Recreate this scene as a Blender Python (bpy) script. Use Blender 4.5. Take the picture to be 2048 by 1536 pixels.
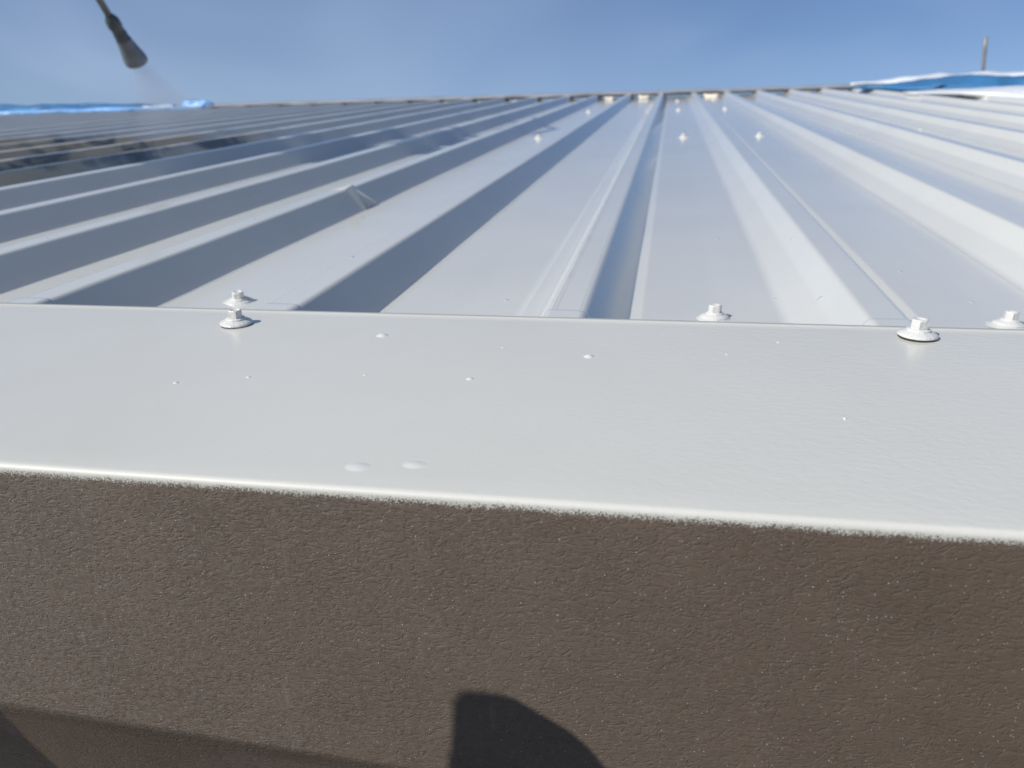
import bpy, bmesh, math, random
from mathutils import Vector, Matrix, noise as mnoise

for o in list(bpy.data.objects):
    bpy.data.objects.remove(o)
scene = bpy.context.scene
COL = scene.collection
random.seed(7)

# ------------------------------------------------------------------ frame of the roof
# Everything is laid out in roof coordinates: x along the eave, y up the slope, z off the roof.
PITCH = math.radians(10.0)
EAVE_HEIGHT = 3.2
M = Matrix.Translation((0, 0, EAVE_HEIGHT)) @ Matrix.Rotation(PITCH, 4, 'X')
R3 = M.to_3x3()

# ------------------------------------------------------------------ camera
CAM_H = 0.125
cam_data = bpy.data.cameras.new('camera')
cam = bpy.data.objects.new('camera', cam_data)
COL.objects.link(cam)
ax = Vector((0.98264271, 0.18339175, -0.02794245))      # image right
ay = Vector((0.04100787, -0.36164167, -0.93141487))     # image down
az = Vector((-0.18091895, 0.91410217, -0.36288505))     # view direction
rot = Matrix((ax, -ay, -az)).transposed()
cam.matrix_world = M @ Matrix.Translation((0, 0, CAM_H)) @ rot.to_4x4()
cam_data.sensor_width = 36
cam_data.lens = 36 * 1600 / 2048
cam_data.clip_start = 0.01
cam_data.clip_end = 5000
cam_data.dof.use_dof = True
cam_data.dof.focus_distance = 0.34
cam_data.dof.aperture_fstop = cam_data.lens / 1.8
scene.camera = cam

# ------------------------------------------------------------------ sun and sky
SUN_AZ = math.radians(50)      # to the left of straight behind the camera
SUN_EL = math.radians(41.2)
to_sun = R3 @ Vector((-math.sin(SUN_AZ) * math.cos(SUN_EL), -math.cos(SUN_AZ) * math.cos(SUN_EL), math.sin(SUN_EL)))
sun_data = bpy.data.lights.new('sun', 'SUN')
sun_data.energy = 4.75
sun_data.angle = math.radians(0.53)
sun_data.color = (1.0, 0.955, 0.89)
sun = bpy.data.objects.new('sun', sun_data)
COL.objects.link(sun)
sun.rotation_euler = (-to_sun).to_track_quat('-Z', 'Y').to_euler()
sun.location = to_sun * 30

world = bpy.data.worlds.new('World')
scene.world = world
world.use_nodes = True
wt = world.node_tree
wn = wt.nodes
bg = wn['Background']
sky = wn.new('ShaderNodeTexSky')
sky.sky_type = 'NISHITA'
sky.sun_disc = False
sky.sun_elevation = math.asin(to_sun.z)
sky.sun_rotation = math.atan2(to_sun.x, to_sun.y)
sky.altitude = 200
sky.air_density = 1.0
sky.dust_density = 0.4
sky.ozone_density = 2.5
# thin cirrus veil over the whole sky
wc = wn.new('ShaderNodeTexCoord')
wm = wn.new('ShaderNodeMapping')
wm.inputs['Scale'].default_value = (1.0, 1.2, 2.2)
wm.inputs['Rotation'].default_value = (0.1, 0.25, 0.5)
wm.inputs['Location'].default_value = (-4.09, 3.1, 1.93)
wz = wn.new('ShaderNodeTexNoise')
wz.inputs['Scale'].default_value = 1.5
wz.inputs['Detail'].default_value = 3
wz.inputs['Roughness'].default_value = 0.55
wz.inputs['Distortion'].default_value = 0.6
wr = wn.new('ShaderNodeMapRange')
wr.inputs['From Min'].default_value = 0.40
wr.inputs['From Max'].default_value = 0.75
wr.inputs['To Max'].default_value = 0.40
wx = wn.new('ShaderNodeMix')
wx.data_type = 'RGBA'
wx.inputs['B'].default_value = (6.6, 8.2, 11.0, 1)
wt.links.new(wc.outputs['Generated'], wm.inputs['Vector'])
wt.links.new(wm.outputs['Vector'], wz.inputs['Vector'])
wt.links.new(wz.outputs['Fac'], wr.inputs['Value'])
wt.links.new(wr.outputs['Result'], wx.inputs['Factor'])
wtint = wn.new('ShaderNodeMix')
wtint.data_type = 'RGBA'
wtint.blend_type = 'MULTIPLY'
wtint.inputs['Factor'].default_value = 1.0
wtint.inputs['B'].default_value = (0.95, 1.01, 1.20, 1)
wt.links.new(sky.outputs['Color'], wtint.inputs['A'])
wt.links.new(wtint.outputs['Result'], wx.inputs['A'])
wt.links.new(wx.outputs['Result'], bg.inputs['Color'])
bg.inputs['Strength'].default_value = 0.077

vs = scene.view_settings
vs.view_transform = 'Standard'
vs.look = 'None'
vs.exposure = 0.0
vs.gamma = 1.0
vs.use_curve_mapping = False
scene.cycles.use_denoising = True
scene.cycles.volume_step_rate = 1.0
scene.cycles.max_bounces = 8
scene.cycles.diffuse_bounces = 3
scene.cycles.glossy_bounces = 4
scene.cycles.use_adaptive_sampling = True
scene.cycles.adaptive_threshold = 0.015


# ------------------------------------------------------------------ helpers
def tag(o, label=None, cat=None, group=None, kind=None):
    if label: o['label'] = label
    if cat: o['category'] = cat
    if group: o['group'] = group
    if kind: o['kind'] = kind
    return o


def put(o, loc=(0, 0, 0), rz=0.0, parent=None, extra=None):
    """Link; top-level objects are carried into the pitched roof frame."""
    COL.objects.link(o)
    m = Matrix.Translation(loc) @ Matrix.Rotation(rz, 4, 'Z')
    if extra is not None:
        m = m @ extra
    if parent is not None:
        o.parent = parent
        o.matrix_local = m
    else:
        o.matrix_world = M @ m
    return o


def thing(name, label, cat, loc=(0, 0, 0), rz=0.0, group=None, extra=None):
    o = bpy.data.objects.new(name, None)
    o.empty_display_size = 0.02
    put(o, loc, rz, None, extra)
    return tag(o, label, cat, group)


def mesh_from(name, verts, faces, mat, smooth=True):
    me = bpy.data.meshes.new(name)
    me.from_pydata([tuple(v) for v in verts], [], faces)
    me.update()
    if smooth:
        me.polygons.foreach_set('use_smooth', [True] * len(me.polygons))
    if mat: me.materials.append(mat)
    return me


def obj(name, me, loc=(0, 0, 0), rz=0.0, parent=None, extra=None):
    return put(bpy.data.objects.new(name, me), loc, rz, parent, extra)


def grid(rows):
    """rows: list of equal-length lists of points -> verts, faces"""
    n = len(rows[0])
    v = [p for r in rows for p in r]
    f = []
    for i in range(len(rows) - 1):
        for j in range(n - 1):
            a = i * n + j
            f.append((a, a + 1, a + n + 1, a + n))
    return v, f


def lathe(profile, seg=32, cap_top=False, cap_bot=False):
    v, f = [], []
    for r, z in profile:
        for k in range(seg):
            a = 2 * math.pi * k / seg
            v.append((r * math.cos(a), r * math.sin(a), z))
    for i in range(len(profile) - 1):
        for k in range(seg):
            k2 = (k + 1) % seg
            f.append((i * seg + k, i * seg + k2, (i + 1) * seg + k2, (i + 1) * seg + k))
    if cap_top: f.append(tuple((len(profile) - 1) * seg + k for k in range(seg)))
    if cap_bot: f.append(tuple(reversed(range(seg))))
    return v, f


def tube_mesh(name, pts, radii, mat, seg=12):
    v, f = [], []
    pts = [Vector(p) for p in pts]
    up = Vector((0.3, 0.2, 1)).normalized()
    for i, p in enumerate(pts):
        d = (pts[min(i + 1, len(pts) - 1)] - pts[max(i - 1, 0)]).normalized()
        s = d.cross(up).normalized()
        t = s.cross(d)
        r = radii[i] if isinstance(radii, (list, tuple)) else radii
        for k in range(seg):
            a = 2 * math.pi * k / seg
            v.append(p + s * (r * math.cos(a)) + t * (r * math.sin(a)))
    for i in range(len(pts) - 1):
        for k in range(seg):
            k2 = (k + 1) % seg
            f.append((i * seg + k, i * seg + k2, (i + 1) * seg + k2, (i + 1) * seg + k))
    f.append(tuple(reversed(range(seg))))
    f.append(tuple((len(pts) - 1) * seg + k for k in range(seg)))
    return mesh_from(name, v, f, mat)


def box_mesh(name, x0, x1, y0, y1, z0, z1, mat, bev=0.0):
    bm = bmesh.new()
    bmesh.ops.create_cube(bm, size=1)
    for q in bm.verts:
        q.co = ((x0 + x1) / 2 + q.co.x * (x1 - x0), (y0 + y1) / 2 + q.co.y * (y1 - y0), (z0 + z1) / 2 + q.co.z * (z1 - z0))
    if bev:
        bmesh.ops.bevel(bm, geom=bm.edges[:], offset=bev, segments=2, affect='EDGES')
    me = bpy.data.meshes.new(name)
    bm.to_mesh(me); bm.free()
    me.materials.append(mat)
    return me


class NT:
    """tiny node-tree builder"""
    def __init__(self, name):
        self.m = bpy.data.materials.new(name)
        self.m.use_nodes = True
        self.t = self.m.node_tree
        self.n = self.t.nodes
        self.bsdf = self.n['Principled BSDF']
        self.out = self.n['Material Output']

    def add(self, typ, **kw):
        nd = self.n.new(typ)
        for k, v in kw.items():
            if k.startswith('_'):
                setattr(nd, k[1:], v)
        return nd

    def link(self, a, b): self.t.links.new(a, b)

    def coord(self, scale=(1, 1, 1), rot=(0, 0, 0)):
        c = self.add('ShaderNodeTexCoord')
        mp = self.add('ShaderNodeMapping')
        mp.inputs['Scale'].default_value = scale
        mp.inputs['Rotation'].default_value = rot
        self.link(c.outputs['Object'], mp.inputs['Vector'])
        return mp.outputs['Vector']

    def noise(self, vec, scale, detail=3, rough=0.5, dist=0.0):
        nd = self.add('ShaderNodeTexNoise')
        nd.inputs['Scale'].default_value = scale
        nd.inputs['Detail'].default_value = detail
        nd.inputs['Roughness'].default_value = rough
        nd.inputs['Distortion'].default_value = dist
        self.link(vec, nd.inputs['Vector'])
        return nd.outputs['Fac']

    def voronoi(self, vec, scale, feature='F1', rnd=1.0):
        nd = self.add('ShaderNodeTexVoronoi', _feature=feature)
        nd.inputs['Scale'].default_value = scale
        nd.inputs['Randomness'].default_value = rnd
        self.link(vec, nd.inputs['Vector'])
        return nd

    def maprange(self, val, a, b, c=0.0, d=1.0, smooth=False):
        nd = self.add('ShaderNodeMapRange')
        if smooth: nd.interpolation_type = 'SMOOTHSTEP'
        nd.inputs['From Min'].default_value = a
        nd.inputs['From Max'].default_value = b
        nd.inputs['To Min'].default_value = c
        nd.inputs['To Max'].default_value = d
        self.link(val, nd.inputs['Value'])
        return nd.outputs['Result']

    def math(self, op, a, b=None):
        nd = self.add('ShaderNodeMath', _operation=op)
        for i, q in enumerate((a, b)):
            if q is None: continue
            if isinstance(q, (int, float)): nd.inputs[i].default_value = q
            else: self.link(q, nd.inputs[i])
        return nd.outputs[0]

    def mix(self, fac, a, b):
        nd = self.add('ShaderNodeMix', _data_type='RGBA')
        if isinstance(fac, (int, float)): nd.inputs['Factor'].default_value = fac
        else: self.link(fac, nd.inputs['Factor'])
        for s, q in (('A', a), ('B', b)):
            if isinstance(q, tuple): nd.inputs[s].default_value = (*q, 1)
            else: self.link(q, nd.inputs[s])
        return nd.outputs['Result']

    def bump(self, height, strength, distance, normal=None):
        nd = self.add('ShaderNodeBump')
        nd.inputs['Strength'].default_value = strength
        nd.inputs['Distance'].default_value = distance
        self.link(height, nd.inputs['Height'])
        if normal is not None: self.link(normal, nd.inputs['Normal'])
        return nd.outputs['Normal']

    def set(self, **kw):
        for k, v in kw.items():
            s = self.bsdf.inputs[k.replace('_', ' ')]
            if hasattr(v, 'is_output') or isinstance(v, bpy.types.NodeSocket): self.link(v, s)
            elif isinstance(v, tuple) and len(v) == 3: s.default_value = (*v, 1)
            else: s.default_value = v
        return self


# ------------------------------------------------------------------ materials
TOP_Z = 0.0012
WHITE = (0.60, 0.605, 0.565)


def paint_bump(b):
    """roller / spray texture of the fresh roof coating"""
    v = b.coord((1, 1, 1))
    fine = b.noise(v, 900, 2, 0.5)
    mid = b.noise(b.coord((0.6, 1.6, 1)), 190, 3, 0.5, 0.4)
    n1 = b.bump(fine, 0.04, 0.0002)
    n2 = b.bump(mid, 0.07, 0.0004, n1)
    sp = b.voronoi(v, 48)
    dot = b.maprange(sp.outputs['Distance'], 0.03, 0.12, 1, 0, True)
    keep = b.maprange(sp.outputs['Color'], 0.66, 0.82)
    drops = b.math('MULTIPLY', dot, keep)
    return b.bump(drops, 1.0, 0.0012, n2)


def mat_roof():
    b = NT('white_roof_coating')
    v = b.coord()
    tone = b.noise(v, 5.0, 4, 0.6)
    col = b.mix(b.maprange(tone, 0.3, 0.75), (0.545, 0.552, 0.518), (0.588, 0.595, 0.56))
    # patch on the left: beige dirt, with dark leg shadow painted into the colour
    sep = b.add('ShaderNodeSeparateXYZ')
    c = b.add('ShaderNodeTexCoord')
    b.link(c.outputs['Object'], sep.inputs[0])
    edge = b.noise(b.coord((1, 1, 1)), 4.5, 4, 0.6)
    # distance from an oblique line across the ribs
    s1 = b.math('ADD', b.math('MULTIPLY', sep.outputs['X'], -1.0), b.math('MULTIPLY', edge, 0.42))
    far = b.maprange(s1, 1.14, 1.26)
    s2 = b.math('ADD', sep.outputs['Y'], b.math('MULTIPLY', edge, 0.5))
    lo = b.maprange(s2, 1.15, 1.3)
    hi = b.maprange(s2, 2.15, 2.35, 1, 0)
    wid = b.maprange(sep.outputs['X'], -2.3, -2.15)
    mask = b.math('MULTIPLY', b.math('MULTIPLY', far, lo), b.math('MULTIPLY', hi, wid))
    shade_mix = b.maprange(b.noise(b.coord((1, .45, 1)), 10, 4, 0.62, 0.5), 0.42, 0.52)
    patch_col = b.mix(shade_mix, (0.07, 0.085, 0.09), (0.50, 0.41, 0.27))
    col2 = b.mix(b.math('MULTIPLY', mask, 0.93), col, patch_col)
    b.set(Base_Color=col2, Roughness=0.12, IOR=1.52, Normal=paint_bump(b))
    b.bsdf.inputs['Specular IOR Level'].default_value = 0.55
    return b.m


def mat_flashing():
    """brown embossed sheet, coated white from above, overspray thinning out below the bend"""
    b = NT('brown_embossed_sheet_overpainted_white')
    c = b.add('ShaderNodeTexCoord')
    sep = b.add('ShaderNodeSeparateXYZ')
    b.link(c.outputs['Object'], sep.inputs[0])
    z = sep.outputs['Z']
    # leather-like embossing, cells wider than high
    warp = b.add('ShaderNodeTexNoise')
    warp.inputs['Scale'].default_value = 120
    warp.inputs['Detail'].default_value = 2
    b.link(c.outputs['Object'], warp.inputs['Vector'])
    wv = b.add('ShaderNodeVectorMath', _operation='MULTIPLY_ADD')
    b.link(warp.outputs['Color'], wv.inputs[0])
    wv.inputs[1].default_value = (0.008, 0.008, 0.006)
    b.link(c.outputs['Object'], wv.inputs[2])
    mp = b.add('ShaderNodeMapping')
    mp.inputs['Scale'].default_value = (0.62, 1.0, 1.25)
    mp.inputs['Rotation'].default_value = (0, 0.12, 0)
    b.link(wv.outputs[0], mp.inputs['Vector'])
    vo = b.voronoi(mp.outputs[0], 400, 'DISTANCE_TO_EDGE')
    crease = b.maprange(vo.outputs['Distance'], 0.0, 0.14, 0, 1, True)
    mp2 = b.add('ShaderNodeMapping')
    mp2.inputs['Scale'].default_value = (0.42, 1.0, 1.35)
    mp2.inputs['Rotation'].default_value = (0, -0.10, 0)
    b.link(wv.outputs[0], mp2.inputs['Vector'])
    rn = b.noise(mp2.outputs[0], 330, 2, 0.5, 0.6)
    ridge = b.maprange(b.math('ABSOLUTE', b.math('SUBTRACT', rn, 0.5)), 0.0, 0.06, 0, 1, True)
    patchy = b.maprange(b.noise(c.outputs['Object'], 75, 3, 0.6), 0.38, 0.66)
    gr = b.math('ADD', b.math('MULTIPLY', b.math('MULTIPLY', crease, patchy), 0.6), b.math('MULTIPLY', ridge, 1.0))
    fine = b.noise(c.outputs['Object'], 1500, 2, 0.6)
    # overspray: paint mask
    big = b.noise(c.outputs['Object'], 60, 3, 0.6)
    sm = b.noise(b.coord((1, 1, .85)), 1900, 3, 0.9)
    lvl = b.math('ADD', z, b.math('MULTIPLY', b.math('SUBTRACT', sm, 0.5), 0.0105))
    lvl = b.math('ADD', lvl, b.math('MULTIPLY', b.math('SUBTRACT', big, 0.5), 0.0022))
    paint = b.maprange(lvl, -0.0021, -0.0015)
    # fine speckle of dried droplets on the brown face, denser near the paint and lower down
    sv = b.voronoi(c.outputs['Object'], 1250)
    spot = b.maprange(sv.outputs['Distance'], 0.12, 0.24, 1, 0)
    sepc = b.add('ShaderNodeSeparateColor')
    b.link(sv.outputs['Color'], sepc.inputs[0])
    dens = b.noise(c.outputs['Object'], 22, 2, 0.6)
    thr = b.math('ADD', sepc.outputs[0], b.math('MULTIPLY', dens, 0.16))
    speck = b.math('MULTIPLY', spot, b.maprange(thr, 0.975, 1.045))
    # dust film of overspray plus painted sun sheen, greyer to the left, ends at the lower fold; thin runs below
    dustn = b.maprange(b.noise(b.coord((1, 1, 1)), 420, 3, 0.7), 0.3, 0.75)
    xw = b.maprange(sep.outputs['X'], -0.25, 0.10, 0.15, 0.02)
    dust_sheen = b.math('MULTIPLY', b.maprange(z, -0.118, -0.1135), b.math('MULTIPLY', dustn, xw))
    brown = b.mix(b.maprange(b.noise(c.outputs['Object'], 35, 3, 0.6), 0.3, 0.7), (0.095, 0.068, 0.047), (0.115, 0.084, 0.060))
    col = b.mix(dust_sheen, brown, (0.58, 0.58, 0.57))
    # dried runs and wiped patches of thinned coating
    runs = b.maprange(b.noise(b.coord((1, 1, .055), (0, .10, 0)), 150, 3, 0.6, 0.2), 0.64, 0.74)
    runs = b.math('MULTIPLY', runs, b.maprange(b.noise(c.outputs['Object'], 26, 3, 0.6), 0.46, 0.66, 0.0, 0.17))
    col = b.mix(runs, col, (0.58, 0.58, 0.56))
    col = b.mix(b.math('MULTIPLY', speck, 0.95), col, (0.72, 0.72, 0.7))
    tone = b.noise(c.outputs['Object'], 9.0, 3, 0.6)
    white = b.mix(b.maprange(tone, 0.3, 0.75), (0.555, 0.553, 0.502), (0.583, 0.581, 0.53))
    col = b.mix(paint, col, white)
    # normals
    inv = b.math('SUBTRACT', 1.0, paint)
    n1 = b.bump(b.math('MULTIPLY', gr, inv), 0.42, 0.00036)
    n2 = b.bump(b.math('MULTIPLY', fine, inv), 0.16, 0.0003, n1)
    n3 = b.bump(b.math('ADD', paint, b.math('MULTIPLY', speck, 0.8)), 0.35, 0.0002, n2)
    mid = b.noise(b.coord((0.75, 1.25, 1), (0, 0, -0.35)), 300, 3, 0.55, 0.3)
    side = b.maprange(sep.outputs['X'], -0.1, 0.1, 0.25, 1.0)
    n4 = b.bump(b.math('MULTIPLY', b.math('MULTIPLY', mid, side), paint), 0.30, 0.0006, n3)
    rough = b.math('ADD', b.maprange(paint, 0, 1, 0.36, 0.2), b.maprange(sep.outputs['Y'], 0.2170, 0.2186, 0.32, 0.0))
    b.set(Base_Color=col, Roughness=rough, IOR=1.5, Normal=n4)
    b.bsdf.inputs['Specular IOR Level'].default_value = 0.55
    return b.m


def mat_simple(name, col, rough=0.5, metal=0.0, var=0.15, scale=40, bump=0.0, bd=0.001):
    b = NT(name)
    v = b.coord()
    n = b.noise(v, scale, 3, 0.6)
    lo = tuple(q * (1 - var) for q in col)
    hi = tuple(min(1, q * (1 + var)) for q in col)
    b.set(Base_Color=b.mix(n, lo, hi), Roughness=rough, Metallic=metal)
    if bump:
        b.set(Normal=b.bump(b.noise(v, scale * 2.5, 3, 0.6), bump, bd))
    return b.m


def mat_screw():
    b = NT('screw_steel_painted_white')
    v = b.coord()
    n = b.noise(v, 700, 3, 0.6)
    b.set(Base_Color=b.mix(n, (0.58, 0.58, 0.55), (0.63, 0.63, 0.60)), Roughness=0.15,
          Normal=b.bump(b.noise(v, 420, 3, 0.6), 0.8, 0.0007))
    return b.m


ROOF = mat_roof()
FLASH = mat_flashing()
SCREW = mat_screw()
RUBBER = mat_simple('black_rubber', (0.03, 0.024, 0.02), 0.6, 0, 0.3, 600)
COAT = mat_simple('white_coating', WHITE, 0.22, 0, 0.03, 30)
FOAM = mat_simple('cream_foam', (0.72, 0.66, 0.52), 0.8, 0, 0.2, 30, 0.6, 0.006)
FOAM2 = mat_simple('dark_foam', (0.30, 0.27, 0.22), 0.85, 0, 0.3, 30, 0.6, 0.006)  # darker brown foam tone for fillers away from the middle pans
CAPM = mat_simple('weathered_grey_steel', (0.33, 0.34, 0.36), 0.5, 0.1, 0.85, 8)
TARP = mat_simple('blue_tarpaulin', (0.035, 0.15, 0.32), 0.55, 0, 0.25, 11, 0.5, 0.01)
FILM = mat_simple('white_masking_film', (0.74, 0.76, 0.78), 0.3, 0, 0.1, 9, 0.6, 0.012)
PALEBLUE = mat_simple('pale_blue_film', (0.22, 0.45, 0.80), 0.3, 0, 0.25, 9, 0.6, 0.012)
DARKPLASTIC = mat_simple('dark_grey_plastic', (0.045, 0.06, 0.075), 0.45, 0, 0.4, 50)
GREYPLASTIC = mat_simple('worn_grey_plastic', (0.12, 0.15, 0.19), 0.5, 0, 0.7, 40)
LANCE = mat_simple('dull_steel_tube', (0.13, 0.14, 0.15), 0.45, 0.3, 0.25, 30)
POST = mat_simple('dull_galvanised_steel', (0.24, 0.23, 0.22), 0.5, 0.2, 0.25, 10)
ALU = mat_simple('ladder_aluminium', (0.5, 0.5, 0.5), 0.35, 0.9, 0.1, 30)
GROUND = mat_simple('dark_asphalt_ground', (0.05, 0.049, 0.046), 0.95, 0, 0.45, 3, 0.6, 0.03)
WALLM = mat_simple('grey_render', (0.30, 0.29, 0.27), 0.9, 0, 0.15, 20, 0.4, 0.004)
CASTER_GLOVE = mat_simple('caster_glove', (0.03, 0.03, 0.035), 0.8, 0, 0.3, 120, 0.5, 0.002)
CLOTH = mat_simple('navy_work_clothes', (0.03, 0.035, 0.05), 0.9, 0, 0.3, 60, 0.5, 0.004)
SKIN = mat_simple('skin', (0.45, 0.27, 0.2), 0.5, 0, 0.1, 40)

# ------------------------------------------------------------------ ground and building body
g = bpy.data.objects.new('ground', mesh_from('ground', [(-900, -900, 0), (900, -900, 0), (900, 900, 0), (-900, 900, 0)], [(0, 1, 2, 3)], GROUND, False))
COL.objects.link(g)
tag(g, kind='structure')

def ridge_y(x):
    return 4.88 + 0.20 * x


XL, XR = -6.6, 5.2
wall = bpy.data.objects.new('wall', box_mesh('wall', XL + .2, XR - .2, 0.34, 0.54, 0.0, EAVE_HEIGHT - 0.06, WALLM, 0.01))
COL.objects.link(wall)
tag(wall, 'grey rendered wall under the eave', 'wall')

# ------------------------------------------------------------------ ribbed metal roof
P = 0.1705
X0 = -0.0430            # right edge of the crown of the rib in the middle of the picture
D = 0.0246
KEY = [(-0.0208, 0.0), (0.0, 0.0), (0.0222, -1.03 * D), (0.0300, -0.945 * D), (0.078, -D), (0.1199, -D), (0.1407, -0.56 * D), (0.1497, 0.0)]
FIL = [0, .0022, .0006, .0008, .003, .0035, .003, .0026]


def fillet(pts, rad):
    out = []
    for i, p in enumerate(pts):
        if i == 0 or i == len(pts) - 1 or rad[i] == 0:
            out.append(p); continue
        a, b, c = Vector(pts[i - 1]), Vector(p), Vector(pts[i + 1])
        d = min(rad[i], (a - b).length * .45, (c - b).length * .45)
        s, e = b + (a - b).normalized() * d, b + (c - b).normalized() * d
        sa = s + (a - b).normalized() * min(.0006, (a - s).length * .3)
        ea = e + (c - b).normalized() * min(.0006, (c - e).length * .3)
        out.append((sa.x, sa.y))
        for t in (0, .33, .67, 1):
            q = s * (1 - t) ** 2 + b * (2 * t * (1 - t)) + e * t ** 2
            out.append((q.x, q.y))
        out.append((ea.x, ea.y))
    return out


ext = [(KEY[0][0], 0)] + KEY[1:] + [(KEY[1][0] + P, 0)]
prof = fillet(ext, [0] + FIL[1:] + [0])[1:-1]          # from the right crown edge to the next left crown edge
profile_one = prof
ys = [0.235, 0.30, 0.36, 0.40, 0.43, 0.46, 0.50, 0.55, 0.61, 0.68, 0.75, 0.81, 0.86, 0.90, 0.915, 0.922, 0.926, 0.929, 0.932, 0.934, 0.936, 0.938, 0.940, 0.942, 0.944, 0.946, 0.948, 0.950, 0.952, 0.954, 0.956, 0.958, 0.960, 0.963, 0.966, 0.970, 0.978,
      0.99, 1.03, 1.1, 1.2, 1.3, 1.42, 1.55, 1.7, 1.85, 1.92, 1.96, 2.0, 2.1, 2.3, 2.5, 2.75, 3.0, 3.25, 3.5, 3.8, 4.1, 4.4, 4.66]


def rib_x(n, px):
    """ribs left of the side lap sit a little closer"""
    if n < -3: return X0 + n * P + px + 0.022
    if n == -3:
        t = max(0.0, min(1.0, (px - 0.03) / 0.085))
        return X0 + n * P + px + 0.022 * (1 - t)
    return X0 + n * P + px


def yr(x, y):
    return y if y < 2.3 else 2.3 + (y - 2.3) * (ridge_y(x) - 0.20 - 2.3) / (4.66 - 2.3)


def wob(x, y, z):
    """slight unevenness of thin sheet; a kink in one rib flank"""
    dz = 0.0007 * mnoise.noise(Vector((x * 9, y * 2.2, 1.3))) + 0.0003 * mnoise.noise(Vector((x * 40, y * 9, 4.0)))
    dx = 0.0008 * mnoise.noise(Vector((x * 3, y * 1.7, 8.0)))
    # folded kink across the flank at the third rib on the left
    cx = X0 - 2 * P
    u = x - cx
    if -0.007 < u < 0.022:
        yy = 0.941 + (u) * 1.0
        k = math.exp(-((y - yy) / 0.0060) ** 2)
        w = 1.0 if u > 0 else max(0, 1 + u / 0.007)
        dx += 0.0062 * k * w
        dz += 0.0055 * k * w
    return Vector((x + dx, y, z + dz))


roof = thing('metal_roof', 'freshly coated white ribbed metal roof rising away from the eave', 'roof')
n_first = int(math.floor((XL - X0) / P))
n_last = int(math.ceil((XR - X0) / P))
SHEET = 6
n = -((-n_first) // SHEET) * SHEET
while n < n_last:
    rows = []
    for y in ys:
        row = []
        for r in range(SHEET):
            for (px, pz) in profile_one:
                x = rib_x(n + r, px)
                row.append(wob(x, yr(x, y), pz - 0.0012))
        # side lap: the sheet ends over the crown of its neighbour
        xe = rib_x(n + SHEET, 0)
        row.append(wob(xe - 0.006, yr(xe, y), -0.00115))
        row.append(wob(xe + profile_one[0][0], yr(xe, y), -0.0011))
        rows.append(row)
    v, f = grid(rows)
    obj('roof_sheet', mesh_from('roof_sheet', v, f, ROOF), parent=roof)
    n += SHEET

# side laps: the raised, caulked edge of the overlapping sheet along the crown
for n in (-12, -6, 0, 6):
    rows = []
    y = 0.40
    while y < ridge_y(X0 + n * P) - .3:
        xc = rib_x(n, 0) - 0.0208
        a = 0.0012 * mnoise.noise(Vector((n, y * 14, 0))) + 0.0008 * mnoise.noise(Vector((n, y * 60, 0)))
        h = 0.0006 + 0.0003 * mnoise.noise(Vector((n, y * 40, 3)))
        pts_ = ((-.0040, -.0085, -.0002), (-.0034, -.0070, h), (.0010, -.0010, h), (.0026 + a, .0000, h), (.0034 + a, .0000, -.0003), (.0046 + a * .5, .0000, h * .5), (.0056 + a * .5, 0.0, -.0003))
        rows.append([wob(xc + px, y, -0.0012 + pz) + Vector((0, 0, hh)) for px, pz, hh in pts_])
        y += 0.006 if y < 1.2 else 0.03
    v, f = grid(rows)
    obj('lap_seam', mesh_from('lap_seam', v, f, ROOF), parent=roof)

# sealing lip: doubled sheet that peeps out from below the flashing
for n in range(-14, 12):
    rows = []
    lip = 0.0009
    for k, (px, pz) in enumerate(profile_one + [(P + profile_one[0][0], profile_one[0][1])]):
        x = rib_x(n, px)
        e = 0.432 + 0.005 * mnoise.noise(Vector((x * 22, 3.3, 0))) + (0.004 if pz < -0.02 else 0)
        z = pz - 0.0012
        rows.append([wob(x, yy, z) + Vector((0, 0, dz)) for yy, dz in ((0.33, lip), (e - 0.004, lip), (e - 0.0012, lip), (e, lip * .5), (e + .0006, -0.0002))])
    v, f = grid([list(q) for q in zip(*rows)])
    obj('sealing_lip', mesh_from('sealing_lip', v, f, ROOF), parent=roof)

# far slope behind the ridge, ridge cap, foam fillers in the pans
v, f = grid([[(q, ridge_y(q) + dy_, z_) for q in (XL, XR)] for dy_, z_ in ((-.16, -.05), (.02, -.03), (4.4, -1.2))])
obj('far_slope', mesh_from('far_slope', v, f, COAT), parent=roof)
rows = []
nx = 120
for k in range(nx + 1):
    x = XL + (XR - XL) * k / nx
    w = 0.004 * mnoise.noise(Vector((x * 4, 0, 0))) + 0.002 * mnoise.noise(Vector((x * 17, 5, 0)))
    ry_ = ridge_y(x)
    rows.append([Vector((x, ry_ - .26 + w * 2, 0.000 + w)), Vector((x, ry_ - .26 + w * 2, 0.005 + w)), Vector((x, ry_ - .24, 0.006 + w)), Vector((x, ry_, 0.009 + w)), Vector((x, ry_ + .28, -0.030))])
v, f = grid(rows)
obj('ridge_cap', mesh_from('ridge_cap', v, f, CAPM), parent=roof)
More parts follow.
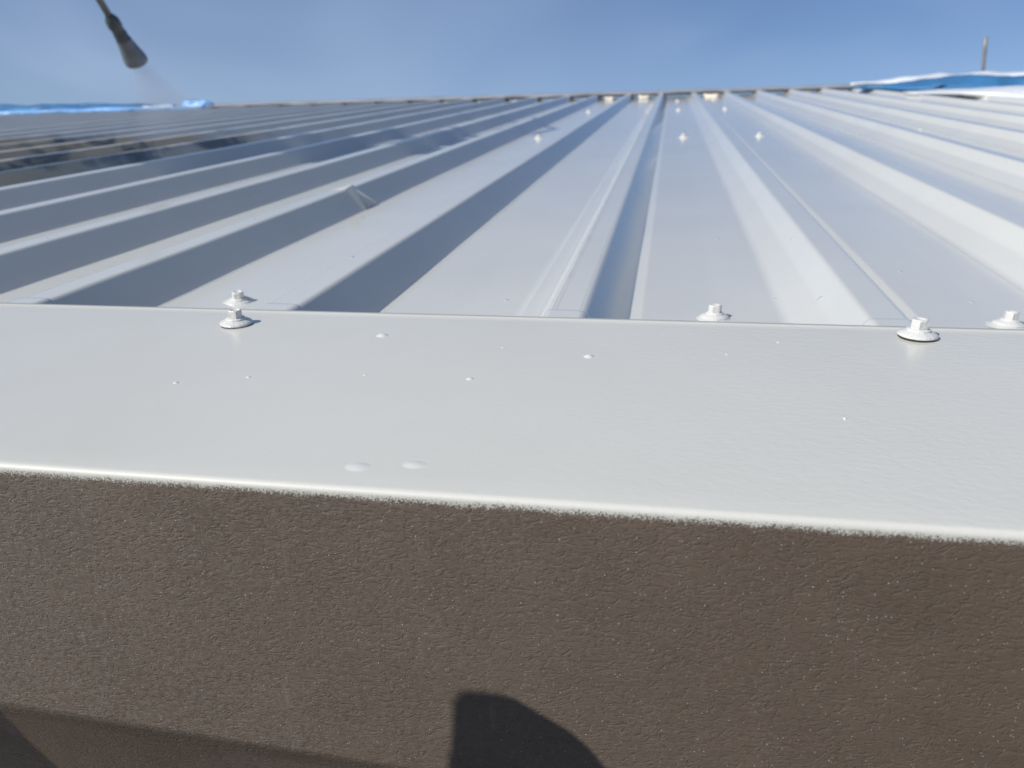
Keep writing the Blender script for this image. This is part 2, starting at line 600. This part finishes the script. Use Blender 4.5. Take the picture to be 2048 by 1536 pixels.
for n in range(-24, 18):
    x0 = rib_x(n, 0)
    h = random.uniform(0.4, 0.75) if -3 <= n <= 1 else random.uniform(.3, .6)
    if random.random() < (0.12 if -3 <= n <= 1 else .5): continue
    wk = random.uniform(.35, .7)
    xk = random.uniform(-.012, .012)
    bm = bmesh.new()
    bmesh.ops.create_cube(bm, size=1)
    bmesh.ops.subdivide_edges(bm, edges=bm.edges[:], cuts=3, use_grid_fill=True)
    for q in bm.verts:
        t = q.co.z + .5
        wdt = 0.094 + 0.03 * t
        q.co = Vector((x0 + 0.0745 + xk + q.co.x * wdt * wk, ridge_y(x0) - .278 + q.co.y * 0.05 - (1 - t) * 0.02, -D - 0.001 + t * D * h))
        q.co += Vector((mnoise.noise(q.co * 30), mnoise.noise(q.co * 30 + Vector((9, 0, 0))), mnoise.noise(q.co * 30 + Vector((0, 9, 0))))) * 0.006
    me = bpy.data.meshes.new('foam_filler')
    bm.to_mesh(me); bm.free()
    me.polygons.foreach_set('use_smooth', [True] * len(me.polygons))
    me.materials.append(FOAM if -3 <= n <= 1 else random.choice((FOAM2, FOAM2, FOAM2, COAT)))
    obj('foam_filler', me, parent=roof)

# ------------------------------------------------------------------ eave flashing
FY0, FY1 = 0.2145, 0.4095     # front face, back edge
TOP = 0.0012
flash = thing('eave_flashing', 'brown embossed eave flashing with its top flange coated white', 'flashing')
RB = 0.0023
xs = [XL + 0.3 + k * 0.35 for k in range(16)]
xs = [q for q in xs if q < -0.5] + [-0.5 + 0.02 * k for k in range(46)] + [0.45 + .35 * k for k in range(14)]


def fl_w(x, y):
    return 0.00045 * mnoise.noise(Vector((x * 8, y * 12, 2))) + 0.0004 * mnoise.noise(Vector((x * 3, 7, 2)))


def fold_z(x):
    return -0.1165 - 0.038 * max(-.35, min(.3, x + 0.18))


top_rows, face_rows, lip_rows = [], [], []
for x in xs:
    yb = FY1 + 0.0008 * mnoise.noise(Vector((x * 6, 1, 1)))
    r = [Vector((x, yb + .0001, TOP - 0.0004)), Vector((x, yb, TOP + 0.0008)), Vector((x, yb - .0016, TOP + 0.00025)), Vector((x, yb - .0026, TOP))]
    for y in (0.402, 0.385, 0.36, 0.33, 0.30, 0.27, 0.24, 0.228):
        r.append(Vector((x, y, TOP + fl_w(x, y) * min(1, (0.41 - y) * 30))))
    w0 = fl_w(x, 0.228)
    for k in range(0, 9):
        a = math.pi / 2 * k / 8
        r.append(Vector((x, FY0 + RB - RB * math.sin(a), TOP - RB + RB * math.cos(a) + w0)))
    r.append(Vector((x, FY0, -0.010)))
    top_rows.append(r)
    fz = fold_z(x)
    face_rows.append([Vector((x, FY0 + 0.0006 * mnoise.noise(Vector((x * 5, z * 14, 3))) * min(1, -(z + .01) * 40), z)) for z in (-0.010, -0.025, -0.045, -0.065, -0.085, -0.1, fz + 0.004)])
    e = face_rows[-1][-1].y
    lip_rows.append([Vector((x, e, fz + .004)), Vector((x, e + .0004, fz + .0015)), Vector((x, e + .0018, fz - .001)), Vector((x, e + 0.010, fz - 0.030)), Vector((x, e + 0.032, fz - 0.10))])
for nm, rr in (('top_flange', top_rows), ('front_face', face_rows), ('drip_return', lip_rows)):
    v, f = grid([list(q) for q in zip(*rr)])
    f = [tuple(reversed(q)) for q in f]
    part = obj(nm, mesh_from(nm, v, f, FLASH), parent=flash)

# blisters and grit under the coating
def blister(x, y, rx, ry, h):
    rows, seg = [], 20
    v, f = [], []
    prof_b = [(1.0, -0.15), (0.85, 0.04), (0.68, 0.28), (0.5, 0.6), (0.3, 0.86), (0.12, 0.98), (0.0, 1.0)]
    v, f = lathe([(max(a, .001), b) for a, b in prof_b], seg)
    v = [(px * rx, py * ry, pz * h) for px, py, pz in v]
    o = obj('paint_blister', mesh_from('paint_blister', v, f, COAT), loc=(x, y, TOP + fl_w(x, y)), parent=flash)


for (x, y, rx, ry, h) in [(-0.0998, 0.2268 + .003, .0054, .0040, .00045), (-0.0809, 0.2337, .0050, .0034, .0004), (-0.1404, 0.3715, .0036, .0036, .0010),
                          (-0.0326, 0.3503, .0030, .0030, .0010), (-0.0809, 0.315, .0020, .0020, .0006), (-0.2103, 0.2967, .0016, .0016, .0006),
                          (-0.1809, 0.3069, .0014, .0014, .0005), (-0.129, 0.315, .0012, .001, .0003), (0.0686, 0.291, .0009, .0014, .0006),
                          (0.055, 0.38, .001, .001, .0004), (0.03, 0.36, .0008, .0008, .0004), (-0.075, 0.3585, .001, .001, .0003)]:
    blister(x, y, rx, ry, h)

# ------------------------------------------------------------------ screws
def hex_mesh(af, h, seed, dish=True):
    """hex head with a dished top and softened corners"""
    rnd = random.Random(seed)
    R = af / math.sqrt(3)
    v, f = [], []
    lv = [(R * 1.0, 0.0), (R * 1.0, h * 0.86), (R * 0.93, h * 0.98), (R * 0.80, h), (R * 0.66, h * 0.95), (R * 0.55, h * 0.86), (0.0001, h * 0.84)]
    seg = 24
    for i, (r, z) in enumerate(lv):
        for k in range(seg):
            a = 2 * math.pi * k / seg
            hexr = math.cos(math.pi / 6) / math.cos((a % (math.pi / 3)) - math.pi / 6)
            rr = r * (hexr if i < 2 else (hexr * .5 + .5 * .95 if i == 2 else .94))
            v.append((rr * math.cos(a), rr * math.sin(a), z))
    for i in range(len(lv) - 1):
        for k in range(seg):
            k2 = (k + 1) % seg
            f.append((i * seg + k, i * seg + k2, (i + 1) * seg + k2, (i + 1) * seg + k))
    me = mesh_from('hex_head', v, f, SCREW, False)
    for p in me.polygons:
        if p.index >= seg: p.use_smooth = True
    return me


WR = 0.0092
wv_, wf_ = lathe([(WR * .96, 0.0009), (WR, 0.0011), (WR * 1.0, 0.0016), (WR * .95, 0.0021), (WR * .8, 0.0028), (WR * .62, 0.0035), (WR * .56, 0.0037)], 40)
WASH = mesh_from('washer', wv_, wf_, SCREW)
cv_, cf_ = lathe([(WR * .60, 0.0034), (WR * .60, 0.0040), (WR * .56, 0.0044), (WR * .47, 0.0046), (WR * .40, 0.0047)], 36)
COLLAR = mesh_from('collar', cv_, cf_, SCREW)
rv_, rf_ = lathe([(WR * .90, -0.0004), (WR * .955, 0.0002), (WR * .955, 0.0009), (WR * .90, 0.0013)], 36)
SEAL = mesh_from('rubber_seal', rv_, rf_, RUBBER)
kv_, kf_ = lathe([(WR * 1.45, -0.0006), (WR * 1.22, 0.0003), (WR * 1.06, 0.0009), (WR * .98, 0.0013)], 36)
SKIRT = mesh_from('paint_skirt', [(a * (1 + .12 * mnoise.noise(Vector((a * 300, b * 300, 0)))), b * (1 + .12 * mnoise.noise(Vector((a * 300, b * 300, 5)))), c) for a, b, c in kv_], kf_, COAT)
HEX = hex_mesh(0.0072, 0.0046, 1)


def screw(x, y, z, label, group, tilt=0.0, tdir=0.0, hexrot=0.0, sink=0.0, s=1.0):
    ex = Matrix.Rotation(tilt, 4, Vector((math.cos(tdir), math.sin(tdir), 0))) @ Matrix.Scale(s, 4)
    t = thing('roofing_screw', label, 'screw', (x, y, z - sink), 0, group, ex)
    if group == G1: obj('rubber_seal', SEAL, parent=t)
    else: obj('paint_skirt', SKIRT, rz=hexrot * 7, parent=t)
    obj('washer', WASH, parent=t)
    obj('collar', COLLAR, parent=t)
    obj('hex_head', HEX, (0, 0, 0.0046), hexrot, parent=t)
    return t


G1, G2 = 'screws through the eave flashing', 'screws in the roof pans'
screw(-0.2276, 0.3825, TOP, 'white painted hex screw on the flashing near the left, black seal showing', G1, .05, 1.0, math.radians(3), 0, .94)
screw(0.1206, 0.3945, TOP, 'largest white hex screw with wide washer at the right of the flashing', G1, .04, 2.0, math.radians(15))
pan = -D - 0.0008
screw(-0.304, 0.519, pan, 'paint covered screw just behind the left flashing screw', G2, .16, 0.6, .3, 0.001)
screw(0.033, 0.510, pan, 'paint covered screw in the middle pan just behind the flashing edge', G2, .06, 2.4, .1, 0.001)
screw(0.206, 0.510, pan, 'paint covered screw at the right picture edge behind the flashing', G2, .12, 2.2, .4, 0.001)
screw(-0.310, 1.985, pan, 'small white screw of the second row, left of the dark centre rib', G2)
screw(0.031, 1.95, pan, 'small white screw of the second row, in the middle pan', G2)
screw(0.199, 1.955, pan, 'small white screw of the second row, in the pan right of the middle', G2)
screw(-0.308, 3.22, pan, 'tiny white screw far up the pan, left of the dark centre rib', G2)
screw(0.029, 3.22, pan, 'tiny white screw of the third row up the middle pan', G2)
screw(0.199, 3.24, pan, 'tiny white screw of the third row, in the pan right of the middle', G2)
screw(0.029, 4.12, pan, 'topmost tiny screw of the middle pan, close under the ridge', G2)
screw(0.199, 4.15, pan, 'topmost tiny screw in the pan right of the middle, close under the ridge', G2)
screw(0.541, 1.97, pan, 'lone small screw between the white ribs at the far right', G2)

# ------------------------------------------------------------------ tarpaulins and film along the ridge
def roll(x0, x1, yc, zc, ry, rz, seed, droop=0.3, nseg=90, seg=18, dy=0.0, taper=True):
    v, f = [], []
    for i in range(nseg + 1):
        t = i / nseg
        x = x0 + (x1 - x0) * t
        e = min(1, 6 * t, 6 * (1 - t)) if taper else 1
        for k in range(seg):
            a = 2 * math.pi * k / seg
            p = Vector((x * 5, math.cos(a) * 1.3, math.sin(a) * 1.3 + seed))
            w = 1 + 0.55 * mnoise.noise(p) + 0.3 * mnoise.noise(p * 2.7)
            y = yc + dy * t + ry * math.cos(a) * w * (.3 + .7 * e)
            z = zc + rz * math.sin(a) * w * (.2 + .8 * e)
            v.append(Vector((x, y, max(z, -D))))
    for i in range(nseg):
        for k in range(seg):
            k2 = (k + 1) % seg
            f.append((i * seg + k, i * seg + k2, (i + 1) * seg + k2, (i + 1) * seg + k))
    f.append(tuple(reversed(range(seg))))
    f.append(tuple(nseg * seg + k for k in range(seg)))
    return v, f


def lump(name, x0, x1, y, z, ry, rz, seed, mat, label, cat, group=None, dy=0.0, **kw):
    v, f = roll(x0, x1, y, z, ry, rz, seed, dy=dy, **kw)
    c = Vector((x0, y, z))
    return tag(obj(name, mesh_from(name, [q - c for q in v], f, mat), loc=c), label, cat, group)


lump('blue_tarpaulin', -5.2, -2.62, 3.58, 0.010, .10, .026, 2, TARP, 'long blue tarpaulin strip lying along the ridge at the left', 'tarpaulin', dy=.54)
lump('plastic_film', -5.2, -2.40, 3.45, -0.002, .07, .015, 5, PALEBLUE, 'pale crumpled film edge below the left blue tarpaulin', 'film', dy=.60)
lump('plastic_film', -2.78, -2.58, 4.08, -0.002, .05, .016, 9, FILM, 'small white crumpled film lump beside the pale blue bundle', 'film', nseg=24)
lump('plastic_bundle', -2.60, -2.42, 4.18, 0.008, .05, .026, 12, PALEBLUE, 'pale blue crumpled bundle standing up on the ridge line, left', 'bundle', nseg=24)
lump('blue_tarpaulin', 0.90, 3.4, 4.50, 0.008, .32, .040, 21, TARP, 'broad blue tarpaulin bundled at the right end of the ridge', 'tarpaulin', dy=-1.5)
lump('plastic_film', 0.95, 3.4, 3.70, 0.000, .34, .026, 25, FILM, 'white film spread below the right blue tarpaulin', 'film', dy=-1.6)
lump('plastic_film', 0.95, 3.8, 4.86, 0.014, .10, .036, 31, FILM, 'white film bunched above the right blue tarpaulin', 'film', dy=.55)

# post standing on the ridge at the right
pt = thing('ridge_post', 'thin grey steel post standing up behind the right blue tarpaulin', 'post', (1.715, 5.22, 0.01))
obj('pole', tube_mesh('pole', [(0, 0, 0.0), (-0.006, 0, .08), (-0.013, 0, .16), (-0.019, 0, .225)], [.0085, .0092, .010, .0105], POST, 14), parent=pt)
obj('foot_plate', box_mesh('foot_plate', -.05, .05, -.04, .04, -0.01, 0.006, POST, .002), parent=pt)

# ------------------------------------------------------------------ spray lance and mist
NOZ = Vector((-1.353, 2.0, 0.193))
UPV = Vector((-1.345, 1.90, 0.312))
la = (UPV - NOZ).normalized()
lq = la.to_track_quat('Z', 'Y').to_matrix().to_4x4()
NOZ = NOZ + Vector((0, 0, -0.014))
lance = thing('spray_lance', 'dark paint spray lance with flared shroud hanging in from the top left', 'sprayer', NOZ, 0, None, lq @ Matrix.Diagonal((.88, .88, 1.0, 1.0)))
obj('tube', tube_mesh('tube', [(0, 0, .115), (0, 0, .3), (0.002, 0, .6), (0, 0, 1.05)], [.0095, .009, .009, .0105], LANCE), parent=lance)
v, f = lathe([(0.016, .004), (0.026, .001), (0.0300, -.002), (0.0305, .004), (0.0290, .014), (0.0245, .034), (0.0205, .055), (0.0190, .066)], 28)
obj('shroud', mesh_from('shroud', [(a * 1.12, b, c) for a, b, c in v], f, GREYPLASTIC), parent=lance)
v, f = lathe([(0.0165, .02), (0.0188, .064), (0.0190, .082), (0.0172, .085), (0.0172, .100), (0.0195, .103), (0.0190, .118), (0.0145, .128), (0.0098, .134)], 24, cap_bot=True)
obj('nozzle_body', mesh_from('nozzle_body', v, f, DARKPLASTIC), parent=lance)
obj('grip', tube_mesh('grip', [(0, 0, .68), (0, 0, .70), (0, 0, .98), (0, 0, 1.0)], [.012, .019, .019, .013], DARKPLASTIC), parent=lance)
obj('hose', tube_mesh('hose', [(0, 0, 1.04), (0.0, .06, 1.12), (-.05, .25, 1.10), (-.12, .50, .85), (-.25, .72, .45), (-.5, .85, .1)], .009, DARKPLASTIC), parent=lance)

mb = NT('paint_mist')
for nd in list(mb.n):
    if nd != mb.out: mb.n.remove(nd)
pv = mb.add('ShaderNodeVolumePrincipled')
pv.inputs['Color'].default_value = (0.78, 0.84, 0.93, 1)
pv.inputs['Anisotropy'].default_value = 0.2
tc = mb.add('ShaderNodeTexCoord')
sx = mb.add('ShaderNodeSeparateXYZ')
mb.link(tc.outputs['Object'], sx.inputs[0])
zz = sx.outputs['Z']                                  # runs from 0 at the nozzle to -0.24
rad = mb.math('SQRT', mb.math('ADD', mb.math('MULTIPLY', sx.outputs['X'], sx.outputs['X']), mb.math('MULTIPLY', sx.outputs['Y'], sx.outputs['Y'])))
lim = mb.math('ADD', mb.math('MULTIPLY', zz, -0.50), 0.026)
rel = mb.math('DIVIDE', rad, lim)
fall = mb.maprange(rel, 0.35, 1.0, 1, 0, True)
fade = mb.maprange(zz, -0.26, -0.02, 0.25, 1.0)
nz = mb.maprange(mb.noise(tc.outputs['Object'], 14, 3, 0.6), 0.25, 0.7, 0.4, 1.2)
mb.link(mb.math('MULTIPLY', mb.math('MULTIPLY', fall, fade), mb.math('MULTIPLY', nz, 5.0)), pv.inputs['Density'])
mb.link(pv.outputs[0], mb.out.inputs['Volume'])
v, f = lathe([(0.150, -.27), (0.026, -.004)], 28, cap_top=True, cap_bot=True)
tag(obj('paint_mist', mesh_from('paint_mist', v, f, mb.m), NOZ, 0, None, lq), 'thin grey cone of paint mist below the spray lance', 'mist', kind='stuff')


# ------------------------------------------------------------------ painter, then added fist and pole as shadow casters (all outside the picture)
def skin_body(name, nodes, edges, mat, loc, voxel):
    """one continuous surface grown round a jointed skeleton with a radius at every joint"""
    bm = bmesh.new()
    for a, b in edges:
        pa, pb = Vector(nodes[a][:3]), Vector(nodes[b][:3])
        ra, rb = nodes[a][3], nodes[b][3]
        steps = max(2, int((pb - pa).length / (0.3 * min(ra, rb))))
        for k in range(steps + 1):
            t = k / steps
            bmesh.ops.create_icosphere(bm, subdivisions=2, radius=ra * (1 - t) + rb * t, matrix=Matrix.Translation(pa.lerp(pb, t)))
    me = bpy.data.meshes.new(name)
    bm.to_mesh(me); bm.free()
    me.materials.append(mat)
    o = put(bpy.data.objects.new(name, me), loc)
    rm = o.modifiers.new('skin', 'REMESH')
    rm.mode = 'VOXEL'
    rm.voxel_size = voxel
    rm.use_smooth_shade = True
    sm = o.modifiers.new('soften', 'SMOOTH')
    sm.iterations = 4
    return o


# painter kneeling left of the frame, holding the lance (own coordinates: roof x, y, z from between the knees)
PB = Vector((-1.50, 0.90, -D))
hr, hl = Vector((0.156, 0.60, 0.82)), Vector((0.157, 0.44, 1.01))
nodes = [(0, -.02, .50, .15, .13), (0, .03, .68, .14, .11), (0, .09, .86, .17, .12), (0, .12, .97, .06), (0, .15, 1.04, .075), (0, .17, 1.12, .09, .10), (0, .17, 1.19, .07),
         (.10, -.01, .44, .10), (.13, .10, .22, .085), (.14, .16, .075, .065), (.14, -.05, .06, .055), (.13, -.28, .05, .045), (.13, -.36, .04, .04), (.13, -.30, .03, .03),
         (-.10, -.01, .44, .10), (-.13, .10, .22, .085), (-.14, .16, .075, .065), (-.14, -.05, .06, .055), (-.13, -.28, .05, .045), (-.13, -.36, .04, .04), (-.13, -.30, .03, .03),
         (.19, .11, .91, .065), (.25, .28, .74, .048), (.19, .50, .80, .036), (hr.x, hr.y, hr.z, .032),
         (-.19, .11, .91, .065), (-.20, .32, .84, .048), (-.02, .44, .96, .036), (hl.x - .02, hl.y, hl.z, .032)]
edges = [(0, 1), (1, 2), (2, 3), (3, 4), (4, 5), (5, 6), (0, 7), (7, 8), (8, 9), (9, 10), (10, 11), (11, 12),
         (0, 14), (14, 15), (15, 16), (16, 17), (17, 18), (18, 19),
         (2, 21), (21, 22), (22, 23), (23, 24), (2, 25), (25, 26), (26, 27), (27, 28)]
keep = [i for i in range(len(nodes)) if i not in (13, 20)]
remap = {q: i for i, q in enumerate(keep)}
painter = skin_body('person', [nodes[i] for i in keep], [(remap[a], remap[b]) for a, b in edges], CLOTH, PB, 0.012)
tag(painter, 'person in dark work clothes kneeling on the roof holding the spray lance', 'person')

# added fist shape, unseen, modelled backwards from the shadow wanted on the brown face
ls = Vector((-math.sin(SUN_AZ) * math.cos(SUN_EL), -math.cos(SUN_AZ) * math.cos(SUN_EL), math.sin(SUN_EL)))
T_HAND = 0.27


def hp(x, z, r, off=0.0):
    p = Vector((x + .0022, FY0, z - .003)) + ls * (T_HAND + off)
    return (p.x, p.y, p.z, r)


hn = [hp(-.041, -.128, .021), hp(-.044, -.165, .022), hp(-.050, -.21, .026), hp(-.06, -.29, .036, .05), hp(-.07, -.40, .042, .14),
      hp(-.052, -.108, .0115), hp(-.0535, -.0900, .0105), hp(-.0535, -.094, .0090, -.022), hp(-.052, -.112, .009, -.03),
      hp(-.041, -.106, .0115), hp(-.0425, -.0915, .0115), hp(-.043, -.095, .0095, -.022), hp(-.042, -.114, .009, -.03),
      hp(-.032, -.112, .0115), hp(-.0300, -.0985, .0110), hp(-.030, -.103, .0095, -.022), hp(-.030, -.12, .009, -.03),
      hp(-.026, -.12, .0115), hp(-.0200, -.1115, .0100), hp(-.020, -.115, .0085, -.018), hp(-.021, -.128, .008, -.026),
      hp(-.056, -.135, .012), hp(-.056, -.118, .0105, -.025), hp(-.050, -.110, .009, -.04)]
he = [(0, 1), (1, 2), (2, 3), (3, 4)]
for a in (5, 9, 13, 17):
    he += [(0, a), (a, a + 1), (a + 1, a + 2), (a + 2, a + 3)]
he += [(0, 21), (21, 22), (22, 23), (6, 10), (10, 14), (14, 18), (6, 21), (18, 0), (21, 1)]
hb = Vector(hn[4][:3])
fist_caster = skin_body('person', [(q[0] - hb.x, q[1] - hb.y, q[2] - hb.z, q[3]) for q in hn], he, CASTER_GLOVE, hb, 0.0016)
tag(fist_caster, 'added unseen fist shape that casts the shadow on the brown flashing at the bottom', 'person')

# added pole, unseen left of the frame, placed to cast the dark strip
P1 = Vector((-0.2560, FY0, -0.080))
P2 = Vector((-0.2640, FY0 + 0.010, -0.146))
dn = (P2 - P1).normalized()
side = dn.cross(ls).normalized()
if side.x > 0: side = -side
ptop = P1 + ls * 0.2 + side * 0.0245 + dn * 0.012
pol = thing('shadow_pole', 'added unseen pole that casts the shadow edging the flashing at far left', 'pole', ptop)
obj('tube', tube_mesh('tube', [dn * 0, dn * .5, dn * 1.5, dn * 3.1], .0242, POST, 20), parent=pol)
obj('end_cap', tube_mesh('end_cap', [dn * -.002, dn * .004], .0243, DARKPLASTIC, 20), parent=pol)
